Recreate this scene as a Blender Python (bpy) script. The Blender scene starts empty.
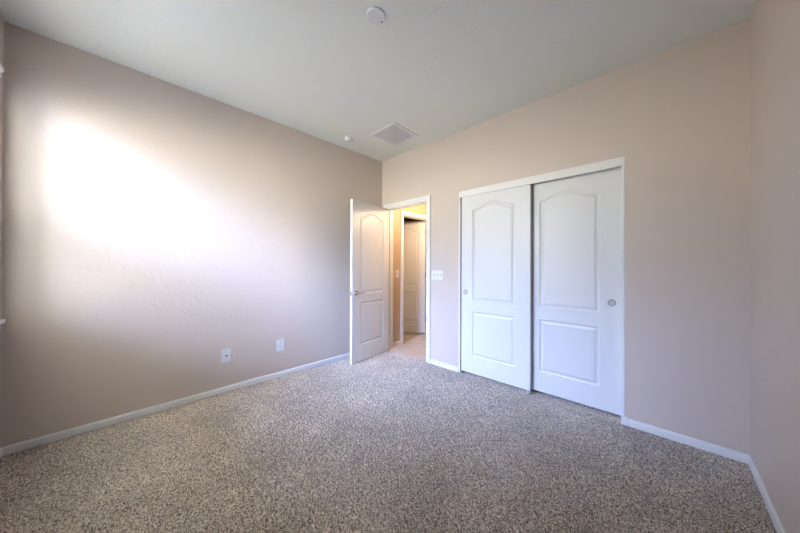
import bpy, bmesh, math, random
import numpy as np
from mathutils import Vector, Matrix
from mathutils.geometry import delaunay_2d_cdt

# ------------------------------------------------------------------ camera
scene = bpy.context.scene
COL = scene.collection
XA, XC, YB, YD, ZC = -3.005, 0.3745, 2.7045, -0.5186, 2.75     # room faces
cam_data = bpy.data.cameras.new('camera')
cam = bpy.data.objects.new('camera', cam_data)
COL.objects.link(cam)
F_PX, YAW, PITCH, ROLL, CY = 272.87, 0.7715, 0.005, 0.0036, 264.6
cam_data.sensor_fit = 'HORIZONTAL'
cam_data.sensor_width = 36.0
cam_data.lens = F_PX / 800 * 36.0
cam_data.shift_y = (CY - 266.5) / 800
cam_data.clip_start = 0.02
R0 = Vector((math.cos(YAW), math.sin(YAW), 0))
F0 = Vector((-math.sin(YAW), math.cos(YAW), 0))
Z0 = Vector((0, 0, 1))
FW = F0 * math.cos(PITCH) + Z0 * math.sin(PITCH)
U1 = -F0 * math.sin(PITCH) + Z0 * math.cos(PITCH)
RT = R0 * math.cos(ROLL) + U1 * math.sin(ROLL)
UP = -R0 * math.sin(ROLL) + U1 * math.cos(ROLL)
m = Matrix((RT, UP, -FW)).transposed().to_4x4()
m.translation = Vector((0, 0, 1.207))
cam.matrix_world = m
scene.camera = cam

# ------------------------------------------------------------------ view, world, daylight
scene.view_settings.view_transform = 'Standard'
scene.view_settings.look = 'None'
scene.view_settings.gamma = 1
scene.view_settings.use_curve_mapping = False
scene.view_settings.exposure = 1.14
SKY_COL, SKY_STR = (0.43, 0.54, 1.0), 66.0
HOR_COL, HOR_STR = (0.66, 0.76, 1.0), 15.5
GND_COL, GND_STR = (1.0, 0.94, 0.83), 27.0
HALL_W = 24.0
GLOW_DIR, GLOW_POW, GLOW_COL, GLOW_STR = (0.94, -0.24, 0.20), 6.0, (0.95, 0.96, 1.0), 46.0   # bright hazy sky towards the sun, to the right of the window

world = bpy.data.worlds.new('daylight')
scene.world = world
world.use_nodes = True
nt = world.node_tree
nt.nodes.clear()
out = nt.nodes.new('ShaderNodeOutputWorld')
bg = nt.nodes.new('ShaderNodeBackground')
tc = nt.nodes.new('ShaderNodeTexCoord')
sep = nt.nodes.new('ShaderNodeSeparateXYZ')
mr = nt.nodes.new('ShaderNodeMapRange')
mr.inputs['From Min'].default_value = -1
mr.inputs['From Max'].default_value = 1
ramp = nt.nodes.new('ShaderNodeValToRGB')
MX = 60.0
def scl(c, s): return tuple(v * s / MX for v in c) + (1,)
e = ramp.color_ramp.elements
e[0].position = 0.0; e[0].color = scl(GND_COL, GND_STR * 0.8)
e[1].position = 1.0; e[1].color = scl(SKY_COL, SKY_STR)
for p, c in ((0.47, scl(GND_COL, GND_STR)), (0.52, scl(GND_COL, GND_STR * 0.9)), (0.56, scl(HOR_COL, HOR_STR)), (0.60, scl(HOR_COL, HOR_STR)), (0.72, scl(SKY_COL, SKY_STR))):
    n = e.new(p); n.color = c
nt.links.new(tc.outputs['Generated'], sep.inputs[0])
nt.links.new(sep.outputs['Z'], mr.inputs['Value'])
nt.links.new(mr.outputs[0], ramp.inputs[0])
nt.links.new(ramp.outputs[0], bg.inputs['Color'])
side = nt.nodes.new('ShaderNodeMapRange')        # the sky is brighter on the sun's side
side.inputs['From Min'].default_value = -1; side.inputs['From Max'].default_value = 1
side.inputs['To Min'].default_value = 0.5 * MX; side.inputs['To Max'].default_value = 1.4 * MX
nt.links.new(sep.outputs['X'], side.inputs['Value'])
nt.links.new(side.outputs[0], bg.inputs['Strength'])
dot = nt.nodes.new('ShaderNodeVectorMath'); dot.operation = 'DOT_PRODUCT'
dot.inputs[1].default_value = Vector(GLOW_DIR).normalized()
nt.links.new(tc.outputs['Generated'], dot.inputs[0])
mx0 = nt.nodes.new('ShaderNodeMath'); mx0.operation = 'MAXIMUM'; mx0.inputs[1].default_value = 0
nt.links.new(dot.outputs['Value'], mx0.inputs[0])
pw = nt.nodes.new('ShaderNodeMath'); pw.operation = 'POWER'; pw.inputs[1].default_value = GLOW_POW
nt.links.new(mx0.outputs[0], pw.inputs[0])
horiz = nt.nodes.new('ShaderNodeMapRange'); horiz.inputs['From Min'].default_value = 0.02; horiz.inputs['From Max'].default_value = 0.10
nt.links.new(sep.outputs['Z'], horiz.inputs['Value'])
ml = nt.nodes.new('ShaderNodeMath'); ml.operation = 'MULTIPLY'
nt.links.new(pw.outputs[0], ml.inputs[0]); nt.links.new(horiz.outputs[0], ml.inputs[1])
ml2 = nt.nodes.new('ShaderNodeMath'); ml2.operation = 'MULTIPLY'; ml2.inputs[1].default_value = GLOW_STR
nt.links.new(ml.outputs[0], ml2.inputs[0])
bg2 = nt.nodes.new('ShaderNodeBackground'); bg2.inputs['Color'].default_value = GLOW_COL + (1,)
nt.links.new(ml2.outputs[0], bg2.inputs['Strength'])
ad = nt.nodes.new('ShaderNodeAddShader')
nt.links.new(bg.outputs[0], ad.inputs[0]); nt.links.new(bg2.outputs[0], ad.inputs[1])
nt.links.new(ad.outputs[0], out.inputs[0])

# window opening in the wall behind the camera
WX0, WX1, WZ0, WZ1 = -2.88, -1.36, 0.874, 2.43
pl = bpy.data.lights.new('window_portal', 'AREA')
pl.shape = 'RECTANGLE'; pl.size = WX1 - WX0; pl.size_y = WZ1 - WZ0
pl.cycles.is_portal = True
po = bpy.data.objects.new('window_portal', pl)
po.location = ((WX0 + WX1) / 2, YD - 0.13, (WZ0 + WZ1) / 2)
po.rotation_euler = (math.radians(90), 0, 0)      # local -Z towards +y (into the room)
COL.objects.link(po)

# ------------------------------------------------------------------ materials
def srgb(r, g, b):
    f = lambda v: ((v / 255 + 0.055) / 1.055) ** 2.4 if v > 10.3 else v / 255 / 12.92
    return (f(r), f(g), f(b), 1)

def mat(name, col, rough=0.5, metal=0.0, bump=None, spec=0.5, var=0.0):
    mt = bpy.data.materials.new(name)
    mt.use_nodes = True
    t = mt.node_tree
    b = t.nodes['Principled BSDF']
    b.inputs['Base Color'].default_value = col
    b.inputs['Roughness'].default_value = rough
    b.inputs['Metallic'].default_value = metal
    b.inputs['Specular IOR Level'].default_value = spec
    geo = t.nodes.new('ShaderNodeNewGeometry')
    if var:
        nz = t.nodes.new('ShaderNodeTexNoise')
        nz.inputs['Scale'].default_value = 3.0
        nz.inputs['Detail'].default_value = 4
        t.links.new(geo.outputs['Position'], nz.inputs['Vector'])
        hs = t.nodes.new('ShaderNodeHueSaturation')
        hs.inputs['Color'].default_value = col
        rm = t.nodes.new('ShaderNodeMapRange')
        rm.inputs['To Min'].default_value = 1 - var
        rm.inputs['To Max'].default_value = 1 + var
        t.links.new(nz.outputs['Fac'], rm.inputs['Value'])
        t.links.new(rm.outputs[0], hs.inputs['Value'])
        t.links.new(hs.outputs[0], b.inputs['Base Color'])
    if bump:
        sc, st, dist = bump
        n1 = t.nodes.new('ShaderNodeTexNoise')
        n1.inputs['Scale'].default_value = sc
        n1.inputs['Detail'].default_value = 3
        n1.inputs['Roughness'].default_value = 0.55
        t.links.new(geo.outputs['Position'], n1.inputs['Vector'])
        bp = t.nodes.new('ShaderNodeBump')
        bp.inputs['Strength'].default_value = st
        bp.inputs['Distance'].default_value = dist
        t.links.new(n1.outputs['Fac'], bp.inputs['Height'])
        t.links.new(bp.outputs[0], b.inputs['Normal'])
    return mt

WALL = mat('greige_wall_paint', (0.585, 0.505, 0.442, 1), 0.42, bump=(26, 0.38, 0.004), spec=0.5, var=0.015)
HALLWALL = mat('tan_hall_paint', (0.52, 0.38, 0.255, 1), 0.5, bump=(26, 0.3, 0.004))
CEIL = mat('white_ceiling_paint', (0.765, 0.785, 0.745, 1), 0.7, bump=(20, 0.45, 0.005), spec=0.3)
TRIM = mat('white_trim_paint', (0.75, 0.75, 0.735, 1), 0.35, spec=0.5)
DOOR = mat('white_door_paint', (0.70, 0.705, 0.70, 1), 0.38, bump=(90, 0.08, 0.001))
PLASTIC = mat('white_plastic', (0.70, 0.70, 0.71, 1), 0.3)
BLINDM = mat('white_blind_vinyl', (0.84, 0.84, 0.82, 1), 0.35)
NICKEL = mat('brushed_nickel', (0.36, 0.345, 0.33, 1), 0.28, 1.0)
PULL = mat('satin_pull_metal', (0.50, 0.49, 0.50, 1), 0.42, 1.0)
DARK = mat('dark_slot', (0.03, 0.03, 0.035, 1), 0.6)
SLOT = mat('toggle_recess', (0.30, 0.30, 0.32, 1), 0.6)
GRILLE = mat('grille_enamel', (0.66, 0.66, 0.67, 1), 0.45)
CORD = mat('white_cord', (0.8, 0.8, 0.78, 1), 0.8)

def carpet_mat():
    mt = bpy.data.materials.new('frieze_carpet')
    mt.use_nodes = True
    t = mt.node_tree; N = t.nodes; L = t.links
    b = N['Principled BSDF']
    b.inputs['Roughness'].default_value = 0.95
    b.inputs['Specular IOR Level'].default_value = 0.1
    b.inputs['Sheen Weight'].default_value = 0.25
    b.inputs['Sheen Roughness'].default_value = 0.6
    geo = N.new('ShaderNodeNewGeometry')
    wob = N.new('ShaderNodeTexNoise'); wob.inputs['Scale'].default_value = 120; wob.inputs['Detail'].default_value = 2
    L.new(geo.outputs['Position'], wob.inputs['Vector'])
    vm = N.new('ShaderNodeVectorMath'); vm.operation = 'MULTIPLY_ADD'
    vm.inputs[1].default_value = (0.012, 0.012, 0.012)
    L.new(wob.outputs['Color'], vm.inputs[0]); L.new(geo.outputs['Position'], vm.inputs[2])
    v = N.new('ShaderNodeTexVoronoi'); v.inputs['Scale'].default_value = 265
    L.new(vm.outputs[0], v.inputs['Vector'])
    sp = N.new('ShaderNodeSeparateXYZ'); L.new(v.outputs['Color'], sp.inputs[0])
    r = N.new('ShaderNodeValToRGB')
    e = r.color_ramp.elements
    e[0].position = 0.0; e[0].color = (0.045, 0.03, 0.021, 1)
    e[1].position = 1.0; e[1].color = (1.0, 0.90, 0.76, 1)
    for p, c in ((0.18, (0.13, 0.092, 0.062, 1)), (0.40, (0.50, 0.41, 0.32, 1)), (0.65, (0.75, 0.65, 0.53, 1))):
        k = e.new(p); k.color = c
    L.new(sp.outputs[0], r.inputs[0])
    big = N.new('ShaderNodeTexNoise'); big.inputs['Scale'].default_value = 2.2; big.inputs['Detail'].default_value = 5
    big.inputs['Roughness'].default_value = 0.6
    L.new(geo.outputs['Position'], big.inputs['Vector'])
    rm = N.new('ShaderNodeMapRange'); rm.inputs['From Min'].default_value = 0.3; rm.inputs['From Max'].default_value = 0.7
    rm.inputs['To Min'].default_value = 0.80; rm.inputs['To Max'].default_value = 1.20
    L.new(big.outputs['Fac'], rm.inputs['Value'])
    hs = N.new('ShaderNodeHueSaturation')
    L.new(r.outputs[0], hs.inputs['Color']); L.new(rm.outputs[0], hs.inputs['Value'])
    L.new(hs.outputs[0], b.inputs['Base Color'])
    n2 = N.new('ShaderNodeTexNoise'); n2.inputs['Scale'].default_value = 95; n2.inputs['Detail'].default_value = 4
    L.new(geo.outputs['Position'], n2.inputs['Vector'])
    bp = N.new('ShaderNodeBump'); bp.inputs['Strength'].default_value = 0.8; bp.inputs['Distance'].default_value = 0.008
    L.new(n2.outputs['Fac'], bp.inputs['Height']); L.new(bp.outputs[0], b.inputs['Normal'])
    return mt
CARPET = carpet_mat()

def tile_mat():
    mt = bpy.data.materials.new('beige_floor_tile')
    mt.use_nodes = True
    t = mt.node_tree; N = t.nodes; L = t.links
    b = N['Principled BSDF']
    b.inputs['Roughness'].default_value = 0.35
    geo = N.new('ShaderNodeNewGeometry')
    mp = N.new('ShaderNodeMapping'); mp.inputs['Rotation'].default_value = (0, 0, math.radians(0))
    mp.inputs['Location'].default_value = (0.12, 0.05, 0)
    L.new(geo.outputs['Position'], mp.inputs['Vector'])
    br = N.new('ShaderNodeTexBrick')
    br.offset = 0; br.inputs['Scale'].default_value = 1
    br.inputs['Brick Width'].default_value = 0.33; br.inputs['Row Height'].default_value = 0.33
    br.inputs['Mortar Size'].default_value = 0.004
    br.inputs['Color1'].default_value = (0.60, 0.52, 0.43, 1); br.inputs['Color2'].default_value = (0.56, 0.48, 0.39, 1)
    br.inputs['Mortar'].default_value = (0.36, 0.29, 0.23, 1)
    L.new(mp.outputs[0], br.inputs['Vector'])
    nz = N.new('ShaderNodeTexNoise'); nz.inputs['Scale'].default_value = 9; nz.inputs['Detail'].default_value = 5
    L.new(geo.outputs['Position'], nz.inputs['Vector'])
    rm = N.new('ShaderNodeMapRange'); rm.inputs['To Min'].default_value = 0.8; rm.inputs['To Max'].default_value = 1.2
    L.new(nz.outputs['Fac'], rm.inputs['Value'])
    hs = N.new('ShaderNodeHueSaturation'); L.new(br.outputs['Color'], hs.inputs['Color']); L.new(rm.outputs[0], hs.inputs['Value'])
    L.new(hs.outputs[0], b.inputs['Base Color'])
    return mt
TILE = tile_mat()

def glass_mat():
    mt = bpy.data.materials.new('window_glass')
    mt.use_nodes = True
    t = mt.node_tree; N = t.nodes; L = t.links
    N.remove(N['Principled BSDF'])
    o = N['Material Output']
    tr = N.new('ShaderNodeBsdfTransparent'); tr.inputs['Color'].default_value = (0.94, 0.96, 0.95, 1)
    gl = N.new('ShaderNodeBsdfGlossy'); gl.inputs['Roughness'].default_value = 0.02
    fr = N.new('ShaderNodeFresnel'); fr.inputs['IOR'].default_value = 1.45
    mx = N.new('ShaderNodeMixShader')
    L.new(fr.outputs[0], mx.inputs[0]); L.new(tr.outputs[0], mx.inputs[1]); L.new(gl.outputs[0], mx.inputs[2])
    L.new(mx.outputs[0], o.inputs['Surface'])
    return mt
GLASS = glass_mat()

def dimming_mat():
    mt = bpy.data.materials.new('light_dimming_sheet')
    mt.use_nodes = True
    t = mt.node_tree; N = t.nodes; L = t.links
    b = N['Principled BSDF']; b.inputs['Base Color'].default_value = (0.05, 0.05, 0.05, 1)
    tr = N.new('ShaderNodeBsdfTransparent')
    mx = N.new('ShaderNodeMixShader'); mx.inputs[0].default_value = 0.33      # share of daylight the added sheet holds back, front and back face each
    L.new(tr.outputs[0], mx.inputs[1]); L.new(b.outputs[0], mx.inputs[2])
    L.new(mx.outputs[0], N['Material Output'].inputs['Surface'])
    return mt
SCREEN = dimming_mat()

def lamp_mat():
    mt = bpy.data.materials.new('lit_lamp_glass')
    mt.use_nodes = True
    b = mt.node_tree.nodes['Principled BSDF']
    b.inputs['Base Color'].default_value = (0.9, 0.85, 0.75, 1)
    b.inputs['Emission Color'].default_value = (1.0, 0.72, 0.42, 1)
    b.inputs['Emission Strength'].default_value = 4.0
    return mt
LAMP = lamp_mat()

# ------------------------------------------------------------------ helpers
def obj(name, bm, material, parent=None, smooth=False, bevel=0.0, seg=2):
    bmesh.ops.remove_doubles(bm, verts=bm.verts, dist=1e-6)
    bmesh.ops.recalc_face_normals(bm, faces=bm.faces)
    me = bpy.data.meshes.new(name)
    bm.to_mesh(me); bm.free()
    me.materials.append(material)
    if smooth:
        for p in me.polygons: p.use_smooth = True
    o = bpy.data.objects.new(name, me)
    COL.objects.link(o)
    if parent: o.parent = parent
    if bevel:
        b = o.modifiers.new('bevel', 'BEVEL'); b.width = bevel; b.segments = seg
        b.limit_method = 'ANGLE'; b.angle_limit = math.radians(40)
    if smooth:
        ws = o.modifiers.new('edges', 'EDGE_SPLIT'); ws.split_angle = math.radians(35)
    return o

def box(bm, x0, x1, y0, y1, z0, z1):
    v = [bm.verts.new((x, y, z)) for x in (x0, x1) for y in (y0, y1) for z in (z0, z1)]
    for f in ((0, 1, 3, 2), (4, 6, 7, 5), (0, 4, 5, 1), (2, 3, 7, 6), (0, 2, 6, 4), (1, 5, 7, 3)):
        bm.faces.new([v[i] for i in f])
    return bm

def boxes(*bs):
    bm = bmesh.new()
    for b in bs:
        t = bmesh.new(); box(t, *b)
        me = bpy.data.meshes.new('t'); t.to_mesh(me); t.free(); bm.from_mesh(me); bpy.data.meshes.remove(me)
    return bm

def boxes_obj(name, material, parent, *bs, bevel=0.0):
    """several touching boxes as one mesh without welding their corners"""
    bm = boxes(*bs)
    bmesh.ops.recalc_face_normals(bm, faces=bm.faces)
    me = bpy.data.meshes.new(name); bm.to_mesh(me); bm.free(); me.materials.append(material)
    o = bpy.data.objects.new(name, me); COL.objects.link(o)
    if parent: o.parent = parent
    if bevel:
        b = o.modifiers.new('bevel', 'BEVEL'); b.width = bevel; b.segments = 2
        b.limit_method = 'ANGLE'; b.angle_limit = math.radians(40)
    return o

def lathe(profile, n=48, axis='Z'):
    """profile: (radius, height) pairs, revolved about the axis"""
    bm = bmesh.new()
    rings = []
    for r, h in profile:
        ring = []
        k = 1 if r < 1e-7 else n
        for i in range(k):
            a = 2 * math.pi * i / n
            c, s = r * math.cos(a), r * math.sin(a)
            p = {'Z': (c, s, h), 'Y': (c, h, s), 'X': (h, c, s)}[axis]
            ring.append(bm.verts.new(p))
        rings.append(ring)
    for a, b in zip(rings, rings[1:]):
        for i in range(n):
            q = [a[i % len(a)], a[(i + 1) % len(a)], b[(i + 1) % len(b)], b[i % len(b)]]
            u = []
            for v in q:
                if v not in u: u.append(v)
            if len(u) > 2: bm.faces.new(u)
    for ring in (rings[0], rings[-1]):
        if len(ring) > 2:
            try: bm.faces.new(ring)
            except ValueError: pass
    return bm

def tube(bm, pts, r, n=12):
    """swept tube; r one radius or a list"""
    pts = [Vector(p) for p in pts]
    rs = r if isinstance(r, (list, tuple)) else [r] * len(pts)
    rings = []
    up = Vector((0, 0, 1))
    for i, p in enumerate(pts):
        d = (pts[min(i + 1, len(pts) - 1)] - pts[max(i - 1, 0)]).normalized()
        a = d.cross(up)
        if a.length < 1e-3: a = d.cross(Vector((1, 0, 0)))
        a.normalize(); b = d.cross(a).normalized()
        rings.append([bm.verts.new(p + (a * math.cos(2 * math.pi * k / n) + b * math.sin(2 * math.pi * k / n)) * rs[i]) for k in range(n)])
    for a, b in zip(rings, rings[1:]):
        for k in range(n):
            bm.faces.new([a[k], a[(k + 1) % n], b[(k + 1) % n], b[k]])
    bm.faces.new(rings[0]); bm.faces.new(list(reversed(rings[-1])))
    return bm

def extrude_profile(pts2, mapf, t0, t1):
    """closed 2-D profile swept straight from t0 to t1; mapf(a, b, t) -> xyz"""
    bm = bmesh.new()
    A = [bm.verts.new(mapf(a, b, t0)) for a, b in pts2]
    B = [bm.verts.new(mapf(a, b, t1)) for a, b in pts2]
    n = len(pts2)
    for i in range(n):
        bm.faces.new([A[i], A[(i + 1) % n], B[(i + 1) % n], B[i]])
    bm.faces.new(A); bm.faces.new(list(reversed(B)))
    return bm

def empty(name, loc, label, cat, group=None, kind=None, rotz=0):
    o = bpy.data.objects.new(name, None)
    COL.objects.link(o)
    o.location = loc; o.rotation_euler = (0, 0, rotz)
    o.empty_display_size = 0.1
    return tag(o, label, cat, group, kind)

def tag(o, label, cat, group=None, kind=None):
    o['label'] = label; o['category'] = cat
    if group: o['group'] = group
    if kind: o['kind'] = kind
    return o

def struct(o, label, cat): return tag(o, label, cat, None, 'structure')

# ------------------------------------------------------------------ setting: room shell
T = 0.115                      # partition thickness
YB2 = YB + T
HX = -2.95                     # hall-side face of the wall that carries on beyond the doorway
HX2 = HX - T
DX0, DX1, DZ = -2.886, -2.166, 2.032       # bedroom doorway (clear opening)
CX0, CX1, CZ1 = -1.690, -0.224, 2.056      # closet opening
# second doorway, seen through the first
EY0, EY1 = 3.107, 3.817
J = 0.018                      # jamb lining thickness

def carpet_obj(name, x0, x1, y0, y1, step, amp, seed):
    # tufted pile: a fine grid of uneven tuft tips
    nx, ny = int((x1 - x0) / step) + 1, int((y1 - y0) / step) + 1
    rng = np.random.default_rng(seed)
    X, Y = np.meshgrid(np.linspace(x0, x1, nx), np.linspace(y0, y1, ny))
    Zh = -amp * rng.random((ny, nx)) ** 1.3
    jx = (rng.random((ny, nx)) - 0.5) * step * 0.7; jy = (rng.random((ny, nx)) - 0.5) * step * 0.7
    jx[:, 0] = jx[:, -1] = 0; jy[0] = jy[-1] = 0
    co = np.stack([X + jx, Y + jy, Zh + 0.002], -1).reshape(-1, 3)
    i = np.arange(nx * ny).reshape(ny, nx)
    q = np.stack([i[:-1, :-1], i[:-1, 1:], i[1:, 1:], i[1:, :-1]], -1).reshape(-1, 4)
    me = bpy.data.meshes.new(name)
    me.vertices.add(len(co)); me.vertices.foreach_set('co', co.ravel().astype(np.float32))
    me.loops.add(q.size); me.loops.foreach_set('vertex_index', q.ravel().astype(np.int32))
    me.polygons.add(len(q)); me.polygons.foreach_set('loop_start', np.arange(0, q.size, 4, dtype=np.int32))
    me.polygons.foreach_set('use_smooth', np.ones(len(q), dtype=bool))
    me.update(calc_edges=True); me.validate()
    me.materials.append(CARPET)
    o = bpy.data.objects.new(name, me); COL.objects.link(o)
    return o
struct(boxes_obj('floor_base', CARPET, None, (XA, XC, YD, YB, -0.08, -0.02), (-1.80, 0.3745, YB, 3.42, -0.08, -0.012)),
       'carpet backing and closet carpet under the pile', 'floor')
struct(carpet_obj('floor', XA, XC, YD, YB + 0.001, 0.0048, 0.017, 3),
       'speckled brown and beige frieze carpet covering the bedroom floor', 'floor')
struct(boxes_obj('floor_hallway', TILE, None, (HX2 + 0.035, -1.80, YB, 4.30, -0.06, -0.004)),
       'beige tile floor of the hallway beyond the open door', 'floor')
struct(boxes_obj('floor_other_room', CARPET, None, (-5.6, HX2 + 0.035, YB2, 5.2, -0.06, -0.001)),
       'brown carpet of the dim room beyond the hallway doorway', 'floor')
struct(boxes_obj('ceiling', CEIL, None, (XA - T, XC + T, YD - 0.14, YB, ZC, ZC + 0.1)),
       'off-white textured ceiling of the bedroom', 'ceiling')
struct(boxes_obj('ceiling_hallway', CEIL, None, (-5.7, XC + T, YB, 5.3, ZC, ZC + 0.1)),
       'white ceiling above the hallway and the closet', 'ceiling')
# left wall (A)
struct(boxes_obj('wall_left', WALL, None, (XA - T, XA, YD - 0.14, YB, -0.06, ZC)),
       'greige textured wall on the left with bright window light on it', 'wall')
# far wall with the doorway and the closet opening (B)
struct(boxes_obj('wall_back', WALL, None,
       (XA - T, DX0 - J, YB, YB2, -0.06, ZC),
       (DX0 - J, DX1 + J, YB, YB2, DZ + J, ZC),
       (DX1 + J, CX0, YB, YB2, -0.06, ZC),
       (CX0, CX1, YB, YB2, CZ1, ZC),
       (CX1, XC + T, YB, YB2, -0.06, ZC)),
       'greige far wall with the bedroom doorway and the closet opening', 'wall')
struct(boxes_obj('wall_right', WALL, None, (XC, XC + T, YD - 0.14, YB, -0.06, ZC)),
       'greige wall close at the right edge of the photo', 'wall')
struct(boxes_obj('wall_front', WALL, None,
       (XA, WX0, YD - 0.14, YD, -0.06, ZC), (WX1, XC, YD - 0.14, YD, -0.06, ZC),
       (WX0, WX1, YD - 0.14, YD, -0.06, WZ0 - 0.02), (WX0, WX1, YD - 0.14, YD, WZ1, ZC)),
       'greige window wall, a sliver of it at the left edge of the photo', 'wall')
# closet shell
struct(boxes_obj('wall_closet', WALL, None, (-1.80, CX0 - 0.06, YB2, 3.42, 0, ZC), (CX0 - 0.06, XC, 3.34, 3.42, 0, ZC), (XC, XC + T, YB2, 3.42, -0.06, ZC)),
       'inner walls of the closet behind the sliding doors', 'wall')
# hallway shell
struct(boxes_obj('wall_hallway', HALLWALL, None,
       (HX2, HX, YB2, EY0 - J, -0.06, ZC), (HX2, HX, EY0 - J, EY1 + J, DZ + J, ZC), (HX2, HX, EY1 + J, 4.30, -0.06, ZC)),
       'tan hallway wall with a white door frame, seen through the open doorway', 'wall')
struct(boxes_obj('wall_hallway_end', HALLWALL, None, (HX2, -1.80, 4.30, 4.40, -0.06, ZC)),
       'tan end wall of the hallway, hidden behind the far wall', 'wall')
struct(boxes_obj('wall_hallway_right', HALLWALL, None, (-1.90, -1.80, YB2, 4.30, -0.004, ZC)),
       'tan right-hand wall of the hallway, hidden behind the far wall', 'wall')
# other room shell
struct(boxes_obj('wall_other_room', WALL, None, (-5.7, -5.6, YB2, 5.2, -0.06, ZC), (-5.7, HX2, 5.2, 5.3, -0.06, ZC), (-5.6, HX2, YB2 - 0.1, YB2, -0.06, ZC), (HX2, HX, 4.40, 5.3, -0.06, ZC)),
       'greige walls of the dim room beyond the hallway', 'wall')

# ------------------------------------------------------------------ baseboards
BH, BT = 0.054, 0.012
prof = [(0, 0.0), (BT, 0.0), (BT, BH - 0.010), (BT - 0.003, BH - 0.003), (BT - 0.007, BH), (0, BH)]
def baseboard(name, mapf, t0, t1, label):
    return struct(obj(name, extrude_profile(prof, mapf, t0, t1), TRIM), label, 'baseboard')
baseboard('baseboard_left', lambda a, b, t: (XA + a, t, b), YD, YB, 'white baseboard along the foot of the left wall')
baseboard('baseboard_back', lambda a, b, t: (t, YB - a, b), DX1 + 0.069, CX0 - 0.006, 'short white baseboard between the doorway and the closet')
baseboard('baseboard_back', lambda a, b, t: (t, YB - a, b), CX1 + 0.020, XC, 'white baseboard along the far wall right of the closet')
baseboard('baseboard_right', lambda a, b, t: (XC - a, t, b), YD, YB - BT, 'white baseboard along the foot of the right wall')
baseboard('baseboard_front', lambda a, b, t: (t, YD + a, b), XA + BT, XC - BT, 'white baseboard under the window, its end showing at the left edge')
baseboard('baseboard_hallway', lambda a, b, t: (HX + a, t, b - 0.004), YB2, EY0 - 0.066, 'white baseboard in the hallway left of the inner door frame')
# small plinth piece where the closet jamb meets the carpet
struct(obj('trim_1', boxes((CX1 - 0.022, CX1 + 0.019, YB - 0.013, YB, 0, 0.062)), TRIM, bevel=0.002),
       'small white trim block at the foot of the closet right jamb', 'trim')

# ------------------------------------------------------------------ door casings and jambs
def frame_x(name, x0, x1, y0, y1, ztop, label, both=True, stop=True):
    """frame of an opening in a wall that runs along x (room side y0)"""
    r = empty(name, ((x0 + x1) / 2, (y0 + y1) / 2, 0), label, 'door frame', kind='structure')
    ox, oy = r.location.x, r.location.y
    def b(n, *bs, bev=0.0):
        bs = [(a0 - ox, a1 - ox, b0 - oy, b1 - oy, c0, c1) for a0, a1, b0, b1, c0, c1 in bs]
        return boxes_obj(n, TRIM, r, *bs, bevel=bev)
    b('jamb', (x0 - J, x0, y0, y1, 0, ztop + J)); b('jamb', (x1, x1 + J, y0, y1, 0, ztop + J)); b('head_jamb', (x0, x1, y0, y1, ztop, ztop + J))
    if stop:
        ys = y0 + 0.040
        b('door_stop', (x0, x0 + 0.010, ys, ys + 0.03, 0, ztop), (x1 - 0.010, x1, ys, ys + 0.03, 0, ztop), (x0 + 0.010, x1 - 0.010, ys, ys + 0.03, ztop - 0.010, ztop))
    W, g, D = 0.060, 0.007, 0.015
    sides = [(y0, -1)] + ([(y1, 1)] if both else [])
    for yy, s in sides:
        ya, yb = (yy - D, yy) if s < 0 else (yy, yy + D)
        yc, yd = (yy - D * 0.6, yy) if s < 0 else (yy, yy + D * 0.6)
        for (xa, xb, xi0, xi1) in ((x0 - g - W, x0 - g, x0 - g - 0.022, x0 - g), (x1 + g, x1 + g + W, x1 + g, x1 + g + 0.022)):
            outer = (xa, xi0, ya, yb) if xa < x0 else (xi1, xb, ya, yb)
            bevw = 0.003
            b('casing', (outer[0], outer[1], ya, yb, 0, ztop + g + W), (xi0, xi1, yc, yd, 0, ztop + g + 0.022), bev=bevw)
        b('head_casing', (x0 - g - 0.022, x1 + g + 0.022, ya, yb, ztop + g + 0.022, ztop + g + W), (x0 - g, x1 + g, yc, yd, ztop + g, ztop + g + 0.022), bev=0.003)
    return r

frame_x('trim_2', DX0, DX1, YB, YB2, DZ - 0.004, 'white painted casing around the open bedroom doorway')

def frame_y(name, y0, y1, x0, x1, ztop, label):
    """same for the wall that runs along y; hall face at x1"""
    r = empty(name, ((x0 + x1) / 2, (y0 + y1) / 2, 0), label, 'door frame', kind='structure')
    ox, oy = r.location.x, r.location.y
    def b(n, *bs, bev=0.0):
        bs = [(a0 - ox, a1 - ox, b0 - oy, b1 - oy, c0, c1) for a0, a1, b0, b1, c0, c1 in bs]
        return boxes_obj(n, TRIM, r, *bs, bevel=bev)
    z0 = -0.004
    b('jamb', (x0, x1, y0 - J, y0, z0, ztop + J)); b('jamb', (x0, x1, y1, y1 + J, z0, ztop + J)); b('head_jamb', (x0, x1, y0, y1, ztop, ztop + J))
    xs = x0 + 0.040
    b('door_stop', (xs, xs + 0.03, y0, y0 + 0.010, z0, ztop), (xs, xs + 0.03, y1 - 0.010, y1, z0, ztop), (xs, xs + 0.03, y0 + 0.010, y1 - 0.010, ztop - 0.010, ztop))
    W, g, D = 0.060, 0.007, 0.015
    for xx, s in ((x1, 1), (x0, -1)):
        xa, xb = (xx, xx + D) if s > 0 else (xx - D, xx)
        b('casing', (xa, xb, y0 - g - W, y0 - g, z0, ztop + g), bev=0.004)
        b('casing', (xa, xb, y1 + g, y1 + g + W, z0, ztop + g), bev=0.004)
        b('head_casing', (xa, xb, y0 - g - W, y1 + g + W, ztop + g, ztop + g + W), bev=0.004)
    return r
frame_y('trim_3', EY0, EY1, HX2, HX, 2.006, 'white casing of the inner doorway seen down the hallway')

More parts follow.
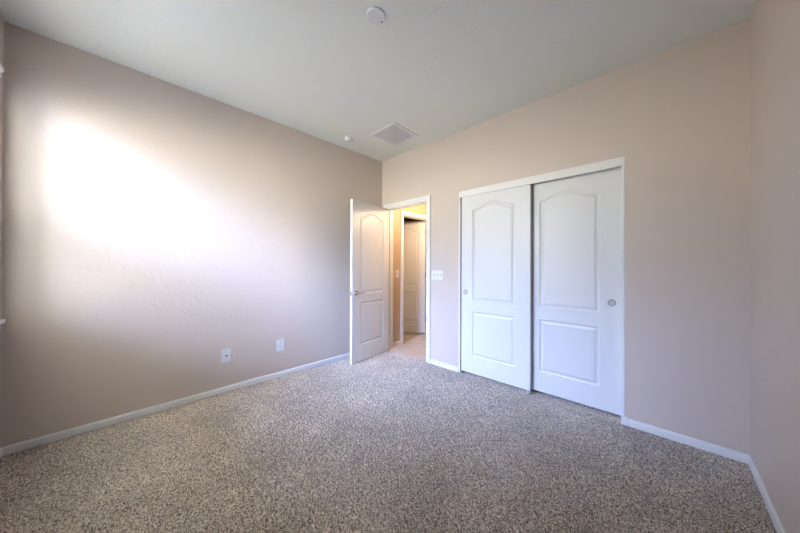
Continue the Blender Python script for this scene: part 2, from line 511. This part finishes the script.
# closet opening: thin jambs, header fascia, track, floor guide
r = empty('trim_4', ((CX0 + CX1) / 2, YB, 0), 'thin white frame and header board around the sliding closet doors', 'closet frame', kind='structure')
cx = (CX0 + CX1) / 2
def lb(n, mt, *bs, bev=0.0, lab=None):
    o = boxes_obj(n, mt, r, *[(a - cx, b - cx, c - YB, d - YB, e_, f_) for a, b, c, d, e_, f_ in bs], bevel=bev)
    if lab: o['label'] = lab
    return o
lb('jamb', TRIM, (CX0, CX0 + 0.018, YB - 0.003, YB2, 0, CZ1), bev=0.001)
lb('jamb', TRIM, (CX1 - 0.020, CX1, YB - 0.003, YB2, 0, CZ1), bev=0.001)
lb('header_board', TRIM, (CX0 + 0.018, CX1 - 0.020, YB - 0.006, YB + 0.008, 1.986, CZ1), bev=0.0015)
lb('track', GRILLE, (CX0 + 0.018, CX1 - 0.020, YB + 0.011, YB + 0.108, 2.018, 2.030), lab='grey metal sliding door track')
lb('floor_guide', PLASTIC, (-0.948, -0.930, YB - 0.002, YB + 0.105, 0.0, 0.008), (-0.942, -0.936, YB + 0.001, YB + 0.008, 0.008, 0.030), (-0.942, -0.936, YB + 0.054, YB + 0.062, 0.008, 0.030), lab='white plastic floor guide')

# ------------------------------------------------------------------ moulded two-panel doors
def panel_outline(x0, x1, z0, z1, rise, inset, n=28):
    """closed outline, counter-clockwise; the top rises as an eyebrow arch"""
    a0, a1, b0 = x0 + inset, x1 - inset, z0 + inset
    pts = [(a0, b0), (a1, b0)]
    if rise:
        for i in range(n + 1):
            t = 1 - 2 * i / n
            # flat shoulder, concave sweep, rounded crown
            q = min(1.0, max(0.0, 1 - abs(t) * 1.04) * 1.12)
            s = q * q * (3 - 2 * q)
            x = (a0 + a1) / 2 + t * (a1 - a0) / 2
            pts.append((x, z1 - inset + rise * s))
    else:
        pts += [(a1, z1 - inset), (a0, z1 - inset)]
    return pts

RINGS = [(0.0, 0.0), (0.004, 0.0070), (0.009, 0.0092), (0.018, 0.0092), (0.030, 0.0045), (0.036, 0.0020)]

def door_mesh(W, H, TH, panels):
    """leaf: x 0..W, z 0..H, faces at y=0 (front) and y=TH; panels: (x0,x1,z0,z1,rise)"""
    vs, es, dep = [], [], []
    def loop(pts, d):
        k = len(vs)
        for p in pts:
            vs.append(Vector(p)); dep.append(d)
        n = len(pts)
        es.extend([(k + i, k + (i + 1) % n) for i in range(n)])
    loop([(0, 0), (W, 0), (W, H), (0, H)], 0)
    for p in panels:
        for ins, d in RINGS:
            loop(panel_outline(*p, ins), d)
    v2, e2, f2, ov, oe, of = delaunay_2d_cdt(vs, es, [], 0, 1e-6)
    d2 = []
    for o_ in ov:
        d2.append(dep[o_[0]] if o_ else 0.0)
    bm = bmesh.new()
    A = [bm.verts.new((v.x, d, v.y)) for v, d in zip(v2, d2)]
    B = [bm.verts.new((v.x, TH - d, v.y)) for v, d in zip(v2, d2)]
    for f in f2:
        bm.faces.new([A[i] for i in f]); bm.faces.new([B[i] for i in reversed(f)])
    def near(x, z):
        return min(range(len(v2)), key=lambda i: (v2[i].x - x) ** 2 + (v2[i].y - z) ** 2)
    c = [near(0, 0), near(W, 0), near(W, H), near(0, H)]
    for i in range(4):
        a, b = c[i], c[(i + 1) % 4]
        bm.faces.new([A[a], A[b], B[b], B[a]])
    return bm

LH = 1.978
PANELS = lambda W, mL, mR: [(mL, W - mR, 0.187, 0.680, 0), (mL, W - mR, 0.800, 1.797, 0.066)]

def smoothish(o):
    return o

# closet sliding doors (door_1 the left front one, door_2 the right rear one)
def closet_door(name, x0, W, yf, pull_x, label, pull_lab):
    d = empty(name, (x0, yf, 0.028), label, 'closet door', kind='structure')
    leaf = obj('door_panel', door_mesh(W, LH, 0.035, PANELS(W, 0.138, 0.145)), DOOR, d)
    # recessed round finger pull
    pz = 0.916 - 0.028
    p = obj('finger_pull', lathe([(0, -0.0006), (0.0205, -0.0006), (0.0215, -0.0024)], axis='Y'), PULL, d, smooth=True)
    p.location = (pull_x - x0, 0, pz)
    p['label'] = pull_lab
    q = obj('rim', lathe([(0.0213, -0.0008), (0.0222, -0.0036), (0.0258, -0.0036), (0.0276, -0.0018), (0.0280, 0.0008)], axis='Y'), NICKEL, p, smooth=True)
    q['label'] = 'darker metal rim'
    return d
closet_door('door_1', -1.664, 0.744, YB + 0.012, -1.613, 'white two-panel sliding closet door on the left, nearer the switch plate', 'small round metal finger pull')
closet_door('door_2', -0.992, 0.744, YB + 0.070, -0.311, 'white two-panel sliding closet door on the right, with grey pull at its right edge', 'round grey metal finger pull')

def hinge(parent, loc, ang=0.0):
    bm = bmesh.new()
    tube(bm, [(0, 0, -0.045), (0, 0, 0.045)], 0.006, 12)
    tube(bm, [(0, 0, 0.045), (0, 0, 0.050)], [0.0075, 0.004], 12)
    box(bm, 0.0, 0.0025, 0.0, 0.032, -0.044, 0.044)
    h = obj('hinge', bm, NICKEL, parent, smooth=True)
    h.location = loc; h.rotation_euler = (0, 0, ang)
    h['label'] = 'satin nickel hinge'
    return h

def lever(parent, x, z, TH, d):
    """lever sets on both faces; d = +1 or -1 lever direction along x"""
    for s, y in ((-1, 0.0), (1, TH)):
        bm = lathe([(0, 0), (0.032, 0), (0.033, s * 0.003), (0.030, s * 0.009), (0.014, s * 0.011), (0.011, s * 0.016), (0.0105, s * 0.040), (0, s * 0.040)], 36, 'Y')
        pts = [(0, s * 0.040, 0), (d * 0.018, s * 0.047, 0.001), (d * 0.045, s * 0.050, 0.004), (d * 0.080, s * 0.050, 0.004), (d * 0.112, s * 0.047, -0.002)]
        tube(bm, pts, [0.011, 0.010, 0.0085, 0.0075, 0.006], 14)
        h = obj('door_handle', bm, NICKEL, parent, smooth=True)
        h.location = (x, y, z); h['label'] = 'brushed nickel lever handle'

# bedroom door, swung wide open into the room: leaf x runs from the hinge
TH = 0.035
ang = math.radians(-90 + 9.0)
piv = (DX0 + 0.002, YB - 0.004)
dr = empty('door_3', (piv[0], piv[1], 0.004), 'white two-panel bedroom door standing open with nickel lever handle', 'door', kind='structure', rotz=ang)
LW = 0.734
leaf = obj('door_panel', door_mesh(LW, 2.018, TH, [(0.130, LW - 0.130, 0.205, 0.745, 0), (0.130, LW - 0.130, 0.852, 1.822, 0.066)]), DOOR, dr)
leaf.location = (0.004, 0.0, 0)
lever(dr, LW - 0.062, 0.865, TH, -1)
lp = obj('latch_plate', boxes((0, 0.0015, -0.0125, 0.0125, -0.029, 0.029)), NICKEL, dr); lp.location = (LW + 0.0045, TH / 2, 0.865)
lp['label'] = 'metal latch plate on door edge'
lt = obj('latch_bolt', boxes((0, 0.010, -0.006, 0.006, -0.007, 0.007)), NICKEL, dr, bevel=0.002); lt.location = (LW + 0.0055, TH / 2, 0.865)
for hz in (0.26, 1.03, 1.78):
    hinge(dr, (-0.001, 0.0, hz))

# inner door swung into the far room
dr2 = empty('door_4', (HX2 - 0.006, EY1 - 0.002, 0.018), 'white two-panel door standing ajar beyond the hallway door frame', 'door', kind='structure',
            rotz=math.radians(180 + 37.0))
leaf = obj('door_panel', door_mesh(0.705, 1.985, TH, [(0.125, 0.580, 0.200, 0.730, 0), (0.125, 0.580, 0.840, 1.795, 0.066)]), DOOR, dr2)
leaf.location = (0.004, 0.0, 0)
lever(dr2, 0.705 - 0.062, 0.865, TH, -1)
for hz in (0.26, 1.03, 1.78):
    hinge(dr2, (-0.001, TH, hz), 0)

# ------------------------------------------------------------------ window, sill, blind
wcx = (WX0 + WX1) / 2
w = empty('window_1', (wcx, YD - 0.10, WZ0), 'white vinyl window in the wall at the left edge', 'window', kind='structure')
def wb(n, mt, *bs, bev=0.0):
    return boxes_obj(n, mt, w, *[(a - wcx, b - wcx, c - (YD - 0.10), d - (YD - 0.10), e_ - WZ0, f_ - WZ0) for a, b, c, d, e_, f_ in bs], bevel=bev)
yo, yi = YD - 0.125, YD - 0.080
fw = 0.032
WM = 1.56     # meeting rail height
wb('window_frame', TRIM, (WX0, WX0 + fw, yo, yi, WZ0, WZ1), (WX1 - fw, WX1, yo, yi, WZ0, WZ1), (WX0 + fw, WX1 - fw, yo, yi, WZ0, WZ0 + fw),
   (WX0 + fw, WX1 - fw, yo, yi, WZ1 - fw, WZ1))
wb('meeting_rail', TRIM, (WX0 + fw, WX1 - fw, yo + 0.008, yi, WM - 0.02, WM + 0.02))
wb('pane', GLASS, (WX0 + fw, WX1 - fw, YD - 0.112, YD - 0.108, WM + 0.02, WZ1 - fw))
wb('pane', GLASS, (WX0 + fw, WX1 - fw, YD - 0.105, YD - 0.101, WZ0 + fw, WM - 0.02))
dimmer = wb('dimming_sheet', SCREEN, (WX0 + fw, WX1 - fw, YD - 0.1235, YD - 0.1230, WZ0 + fw, WM - 0.02))  # added unseen sheet, dims the daylight below the meeting rail
dimmer['label'] = 'unseen dark sheet added over the lower sash to dim its daylight'
SX0, SX1 = WX0 - 0.010, WX1 + 0.010
struct(boxes_obj('window_sill', TRIM, None, (SX0, SX1, YD, YD + 0.036, WZ0 - 0.02, WZ0), (WX0, WX1, YD - 0.085, YD, WZ0 - 0.02, WZ0), bevel=0.003),
       'white window sill, its corner showing at the left edge of the photo', 'window sill')

bl = empty('window_blind', (wcx, YD - 0.016, WZ0), 'white horizontal slat blind at the left edge, above the window sill', 'window blind')
BX0, BX1 = WX0 + 0.008, WX1 - 0.008
BY = YD - 0.005
def bpos(bm, material, n, smooth=False, lab=None):
    o = obj(n, bm, material, bl, smooth=smooth)
    if lab: o['label'] = lab
    return o
# headrail and crown-shaped valance
bpos(boxes((BX0 - wcx + 0.004, BX1 - wcx - 0.004, -0.040, 0.009, 2.356 - WZ0, 2.420 - WZ0)), BLINDM, 'headrail')
vp = [(0.010, 0), (0.020, 0.0), (0.020, 0.010), (0.016, 0.014), (0.018, 0.026), (0.026, 0.038), (0.031, 0.046), (0.030, 0.056), (0.024, 0.066), (0.020, 0.074), (0.010, 0.074)]
bpos(extrude_profile(vp, lambda a, b, t: (t, a + 0.010, b + 2.336 - WZ0), BX0 - wcx - 0.005, BX1 - wcx + 0.005), BLINDM, 'valance')
def slat_bm():
    n = 6; top = []; bot = []
    tilt = math.radians(SLAT_TILT)
    for i in range(n + 1):
        a = -0.025 + 0.05 * i / n
        c = 0.0022 * (1 - (a / 0.025) ** 2)
        for lst, dz in ((top, 0.0014), (bot, -0.0014)):
            y, z = a, c + dz
            lst.append((y * math.cos(tilt) - z * math.sin(tilt), y * math.sin(tilt) + z * math.cos(tilt)))
    return extrude_profile(top + bot[::-1], lambda a, b, t: (t, a, b), BX0 - wcx, BX1 - wcx)
SLAT_TILT = -20.0
first = None
z = 0.903 - WZ0
while z < 2.345 - WZ0:
    if first is None:
        s = bpos(slat_bm(), BLINDM, 'slat'); first = s
    else:
        s = first.copy(); COL.objects.link(s); s.parent = bl
    s.location = (0, 0, z)
    z += 0.0425
bpos(boxes((BX0 - wcx, BX1 - wcx, -0.025, 0.025, 0.002, 0.014)), BLINDM, 'bottom_rail')
for cxp in (BX0 + 0.15, wcx, BX1 - 0.15):
    bm = bmesh.new()
    for yy in (-0.027, 0.027):
        tube(bm, [(cxp - wcx, yy, 0.018), (cxp - wcx, yy, 2.36 - WZ0)], 0.0009, 6)
    bpos(bm, CORD, 'ladder_cord')

# ------------------------------------------------------------------ wall plates
def plate(parent, W, H, place):
    bm = boxes((-W / 2, W / 2, 0, 0.0055, -H / 2, H / 2))
    return obj('cover_plate', bm, PLASTIC, parent, bevel=0.0025, seg=3)

def screw(parent, x, z):
    s = obj('screw', lathe([(0, 0.0055), (0.0033, 0.0055), (0.0030, 0.0070), (0, 0.0074)], 14, 'Y'), PLASTIC, parent, smooth=True)
    s.location = (x, 0, z)
def mount(name, loc, rz, label, cat):
    return empty(name, loc, label, cat, rotz=rz)

# local +y points out of the wall
# coax plate and duplex outlet on the left wall
t = mount('coaxial_plate', (XA, 0.717, 0.346), math.radians(-90), 'white wall plate with one dark round jack, left of the two low plates', 'wall plate')
plate(t, 0.081, 0.129, None)
c = obj('coaxial_jack', lathe([(0, 0.0055), (0.0085, 0.0055), (0.0085, 0.0085), (0.0050, 0.0088), (0.0050, 0.0150), (0.0035, 0.0150), (0.0035, 0.0100), (0, 0.0100)], 18, 'Y'), mat('dark_brass', (0.10, 0.09, 0.08, 1), 0.35, 0.8), t, smooth=True)
c['label'] = 'dark threaded round jack'
screw(t, 0, 0.042); screw(t, 0, -0.042)
t = mount('electrical_outlet', (XA, 1.226, 0.344), math.radians(-90), 'white duplex electrical outlet on the left wall, nearer the open door', 'electrical outlet')
plate(t, 0.081, 0.129, None)
for zc in (0.020, -0.020):
    n = 24; pts = []
    for i in range(n):
        a = 2 * math.pi * i / n
        pts.append((0.0165 * math.cos(a), max(-0.0125, min(0.0125, 0.0165 * math.sin(a)))))
    s = obj('socket', extrude_profile(pts, lambda a, b, q: (a, q, b), 0.005, 0.0075), PLASTIC, t)
    s.location = (0, 0, zc)
    for nm, bb in (('slot', (-0.0072, -0.0052, 0.0072, 0.0078, -0.002, 0.0062)), ('slot', (0.0052, 0.0072, 0.0072, 0.0078, -0.001, 0.0062))):
        o = obj(nm, boxes(bb), DARK, s); o['label'] = 'dark blade slot'
    o = obj('ground_hole', lathe([(0, 0.0072), (0.0026, 0.0072), (0.0026, 0.0078), (0, 0.0078)], 12, 'Y'), DARK, s); o.location = (0, 0, -0.0070)
screw(t, 0, 0)

def toggle(parent, x, up=True):
    o = obj('toggle_slot', boxes((-0.0065, 0.0065, 0.0050, 0.0062, -0.013, 0.013)), SLOT, parent); o.location = (x, 0, 0)
    sg = 1 if up else -1
    bm = extrude_profile([(0.002, -0.006), (0.016, sg * 0.008 - 0.003), (0.017, sg * 0.008 + 0.004), (0.014, sg * 0.008 + 0.005), (0.002, 0.006)], lambda a, b, q: (q, a, b), -0.0042, 0.0042)
    o = obj('toggle', bm, PLASTIC, parent, bevel=0.001); o.location = (x, 0, 0)
    screw(parent, x, 0.030); screw(parent, x, -0.030)
t = mount('light_switch', (-1.993, YB, 1.098), math.radians(180), 'white three-gang toggle switch plate between the doorway and the closet', 'light switch')
plate(t, 0.165, 0.116, None)
for i, x in enumerate((-0.046, 0, 0.046)): toggle(t, x, i != 1)
t = mount('light_switch', (HX, 2.972, 1.087), math.radians(-90), 'switch plate on the tan hallway wall seen through the doorway', 'light switch')
plate(t, 0.072, 0.116, None); toggle(t, 0)

# ------------------------------------------------------------------ ceiling things
# round flat cover near the top of the photo
t = empty('ceiling_cover_disc', (-1.277, 1.092, ZC), 'flat round white disc on the ceiling with one dark dot, nearest the photo top', 'ceiling disc')
obj('cover', lathe([(0, 0), (0.0575, 0), (0.0585, -0.003), (0.0580, -0.009), (0.0550, -0.0125), (0, -0.0135)], 56), PLASTIC, t, smooth=True)
o = obj('sensor_dot', lathe([(0, -0.0125), (0.0048, -0.0125), (0.0048, -0.0148), (0, -0.0148)], 16), DARK, t); o.location = (0.002, 0.045, 0.0); o['label'] = 'small dark dot'
o = obj('sensor_dot', lathe([(0, -0.0125), (0.0025, -0.0125), (0.0025, -0.0143), (0, -0.0143)], 12), GRILLE, t); o.location = (0.020, -0.033, 0.0); o['label'] = 'tiny grey dot'

# small dome smoke detector by the left wall
t = empty('smoke_detector', (-2.742, 1.925, ZC), 'small domed white smoke detector on the ceiling beside the left wall', 'smoke detector')
obj('base_plate', lathe([(0, 0), (0.058, 0), (0.058, -0.007), (0.054, -0.010), (0, -0.010)], 48), PLASTIC, t, smooth=True)
obj('housing', lathe([(0, -0.010), (0.045, -0.010), (0.048, -0.016), (0.048, -0.024), (0.042, -0.034), (0.026, -0.040), (0, -0.041)], 48), PLASTIC, t, smooth=True)
vb = bmesh.new()
for i in range(18):
    a = 2 * math.pi * i / 18
    tube(vb, [(0.0482 * math.cos(a), 0.0482 * math.sin(a), -0.016), (0.0482 * math.cos(a), 0.0482 * math.sin(a), -0.025)], 0.0016, 5)
obj('vent_slots', vb, GRILLE, t)
o = obj('test_button', lathe([(0, -0.0405), (0.010, -0.0405), (0.0095, -0.0440), (0, -0.0445)], 24), PLASTIC, t, smooth=True)

# square return-air grille
GX0, GX1, GY0, GY1 = -2.475, -2.082, 2.040, 2.456
gx, gy = (GX0 + GX1) / 2, (GY0 + GY1) / 2
t = empty('air_vent', (gx, gy, ZC), 'square white slatted air return grille on the ceiling near the far wall', 'air vent')
hw, hd = (GX1 - GX0) / 2, (GY1 - GY0) / 2
fr = 0.028
boxes_obj('vent_frame', PLASTIC, t, (-hw, hw, -hd, -hd + fr, -0.012, 0), (-hw, hw, hd - fr, hd, -0.012, 0), (-hw, -hw + fr, -hd + fr, hd - fr, -0.012, 0), (hw - fr, hw, -hd + fr, hd - fr, -0.012, 0), bevel=0.003)
o = obj('vent_backing', boxes((-hw + fr, hw - fr, -hd + fr, hd - fr, -0.0015, 0)), mat('vent_shadow', (0.30, 0.30, 0.31, 1), 0.8), t)  # solid sheet, its grey stands in for the shade behind the slats
o['label'] = 'grey sheet behind the slats, coloured as the shade of the duct'
x = -hw + fr + 0.006
f1 = None
while x < hw - fr - 0.004:
    if f1 is None:
        bm = extrude_profile([(0.0065, -0.0020), (0.0055, -0.0012), (-0.0065, -0.0098), (-0.0055, -0.0106)], lambda a, b, q: (a, q, b), -hd + fr, hd - fr)
        s = obj('vent_slat', bm, GRILLE, t); f1 = s
    else:
        s = f1.copy(); COL.objects.link(s); s.parent = t
    s.location = (x, 0, 0)
    x += 0.0175
for a, b in ((-hw + 0.014, 0), (hw - 0.014, 0)):
    o = obj('screw', lathe([(0, -0.0118), (0.0045, -0.0118), (0.0040, -0.0138), (0, -0.0142)], 14), GRILLE, t, smooth=True); o.location = (a, b, 0)

# hallway wall lamp (out of view round the corner, lights the hallway)
t = empty('hallway_wall_lamp', (-1.90, 3.28, 1.96), 'warm wall lamp on the hidden right-hand wall of the hallway', 'wall lamp')
obj('lamp_base', lathe([(0, 0), (0.055, 0), (0.055, -0.012), (0.045, -0.018), (0.014, -0.020), (0.012, -0.060), (0, -0.060)], 32, 'X'), NICKEL, t, smooth=True)
o = obj('lamp_shade', lathe([(0.035, -0.08), (0.060, -0.05), (0.070, 0.0), (0.066, 0.06), (0.055, 0.10), (0.050, 0.10), (0.058, 0.0), (0.030, -0.07)], 40), LAMP, t, smooth=True)
o.location = (-0.115, 0, 0.0)
ld = bpy.data.lights.new('hallway_bulb', 'POINT'); ld.energy = HALL_W; ld.color = (1.0, 0.76, 0.52); ld.shadow_soft_size = 0.06
lo = bpy.data.objects.new('hallway_bulb', ld); lo.location = (-0.115, 0, 0.17); lo.parent = t; COL.objects.link(lo)
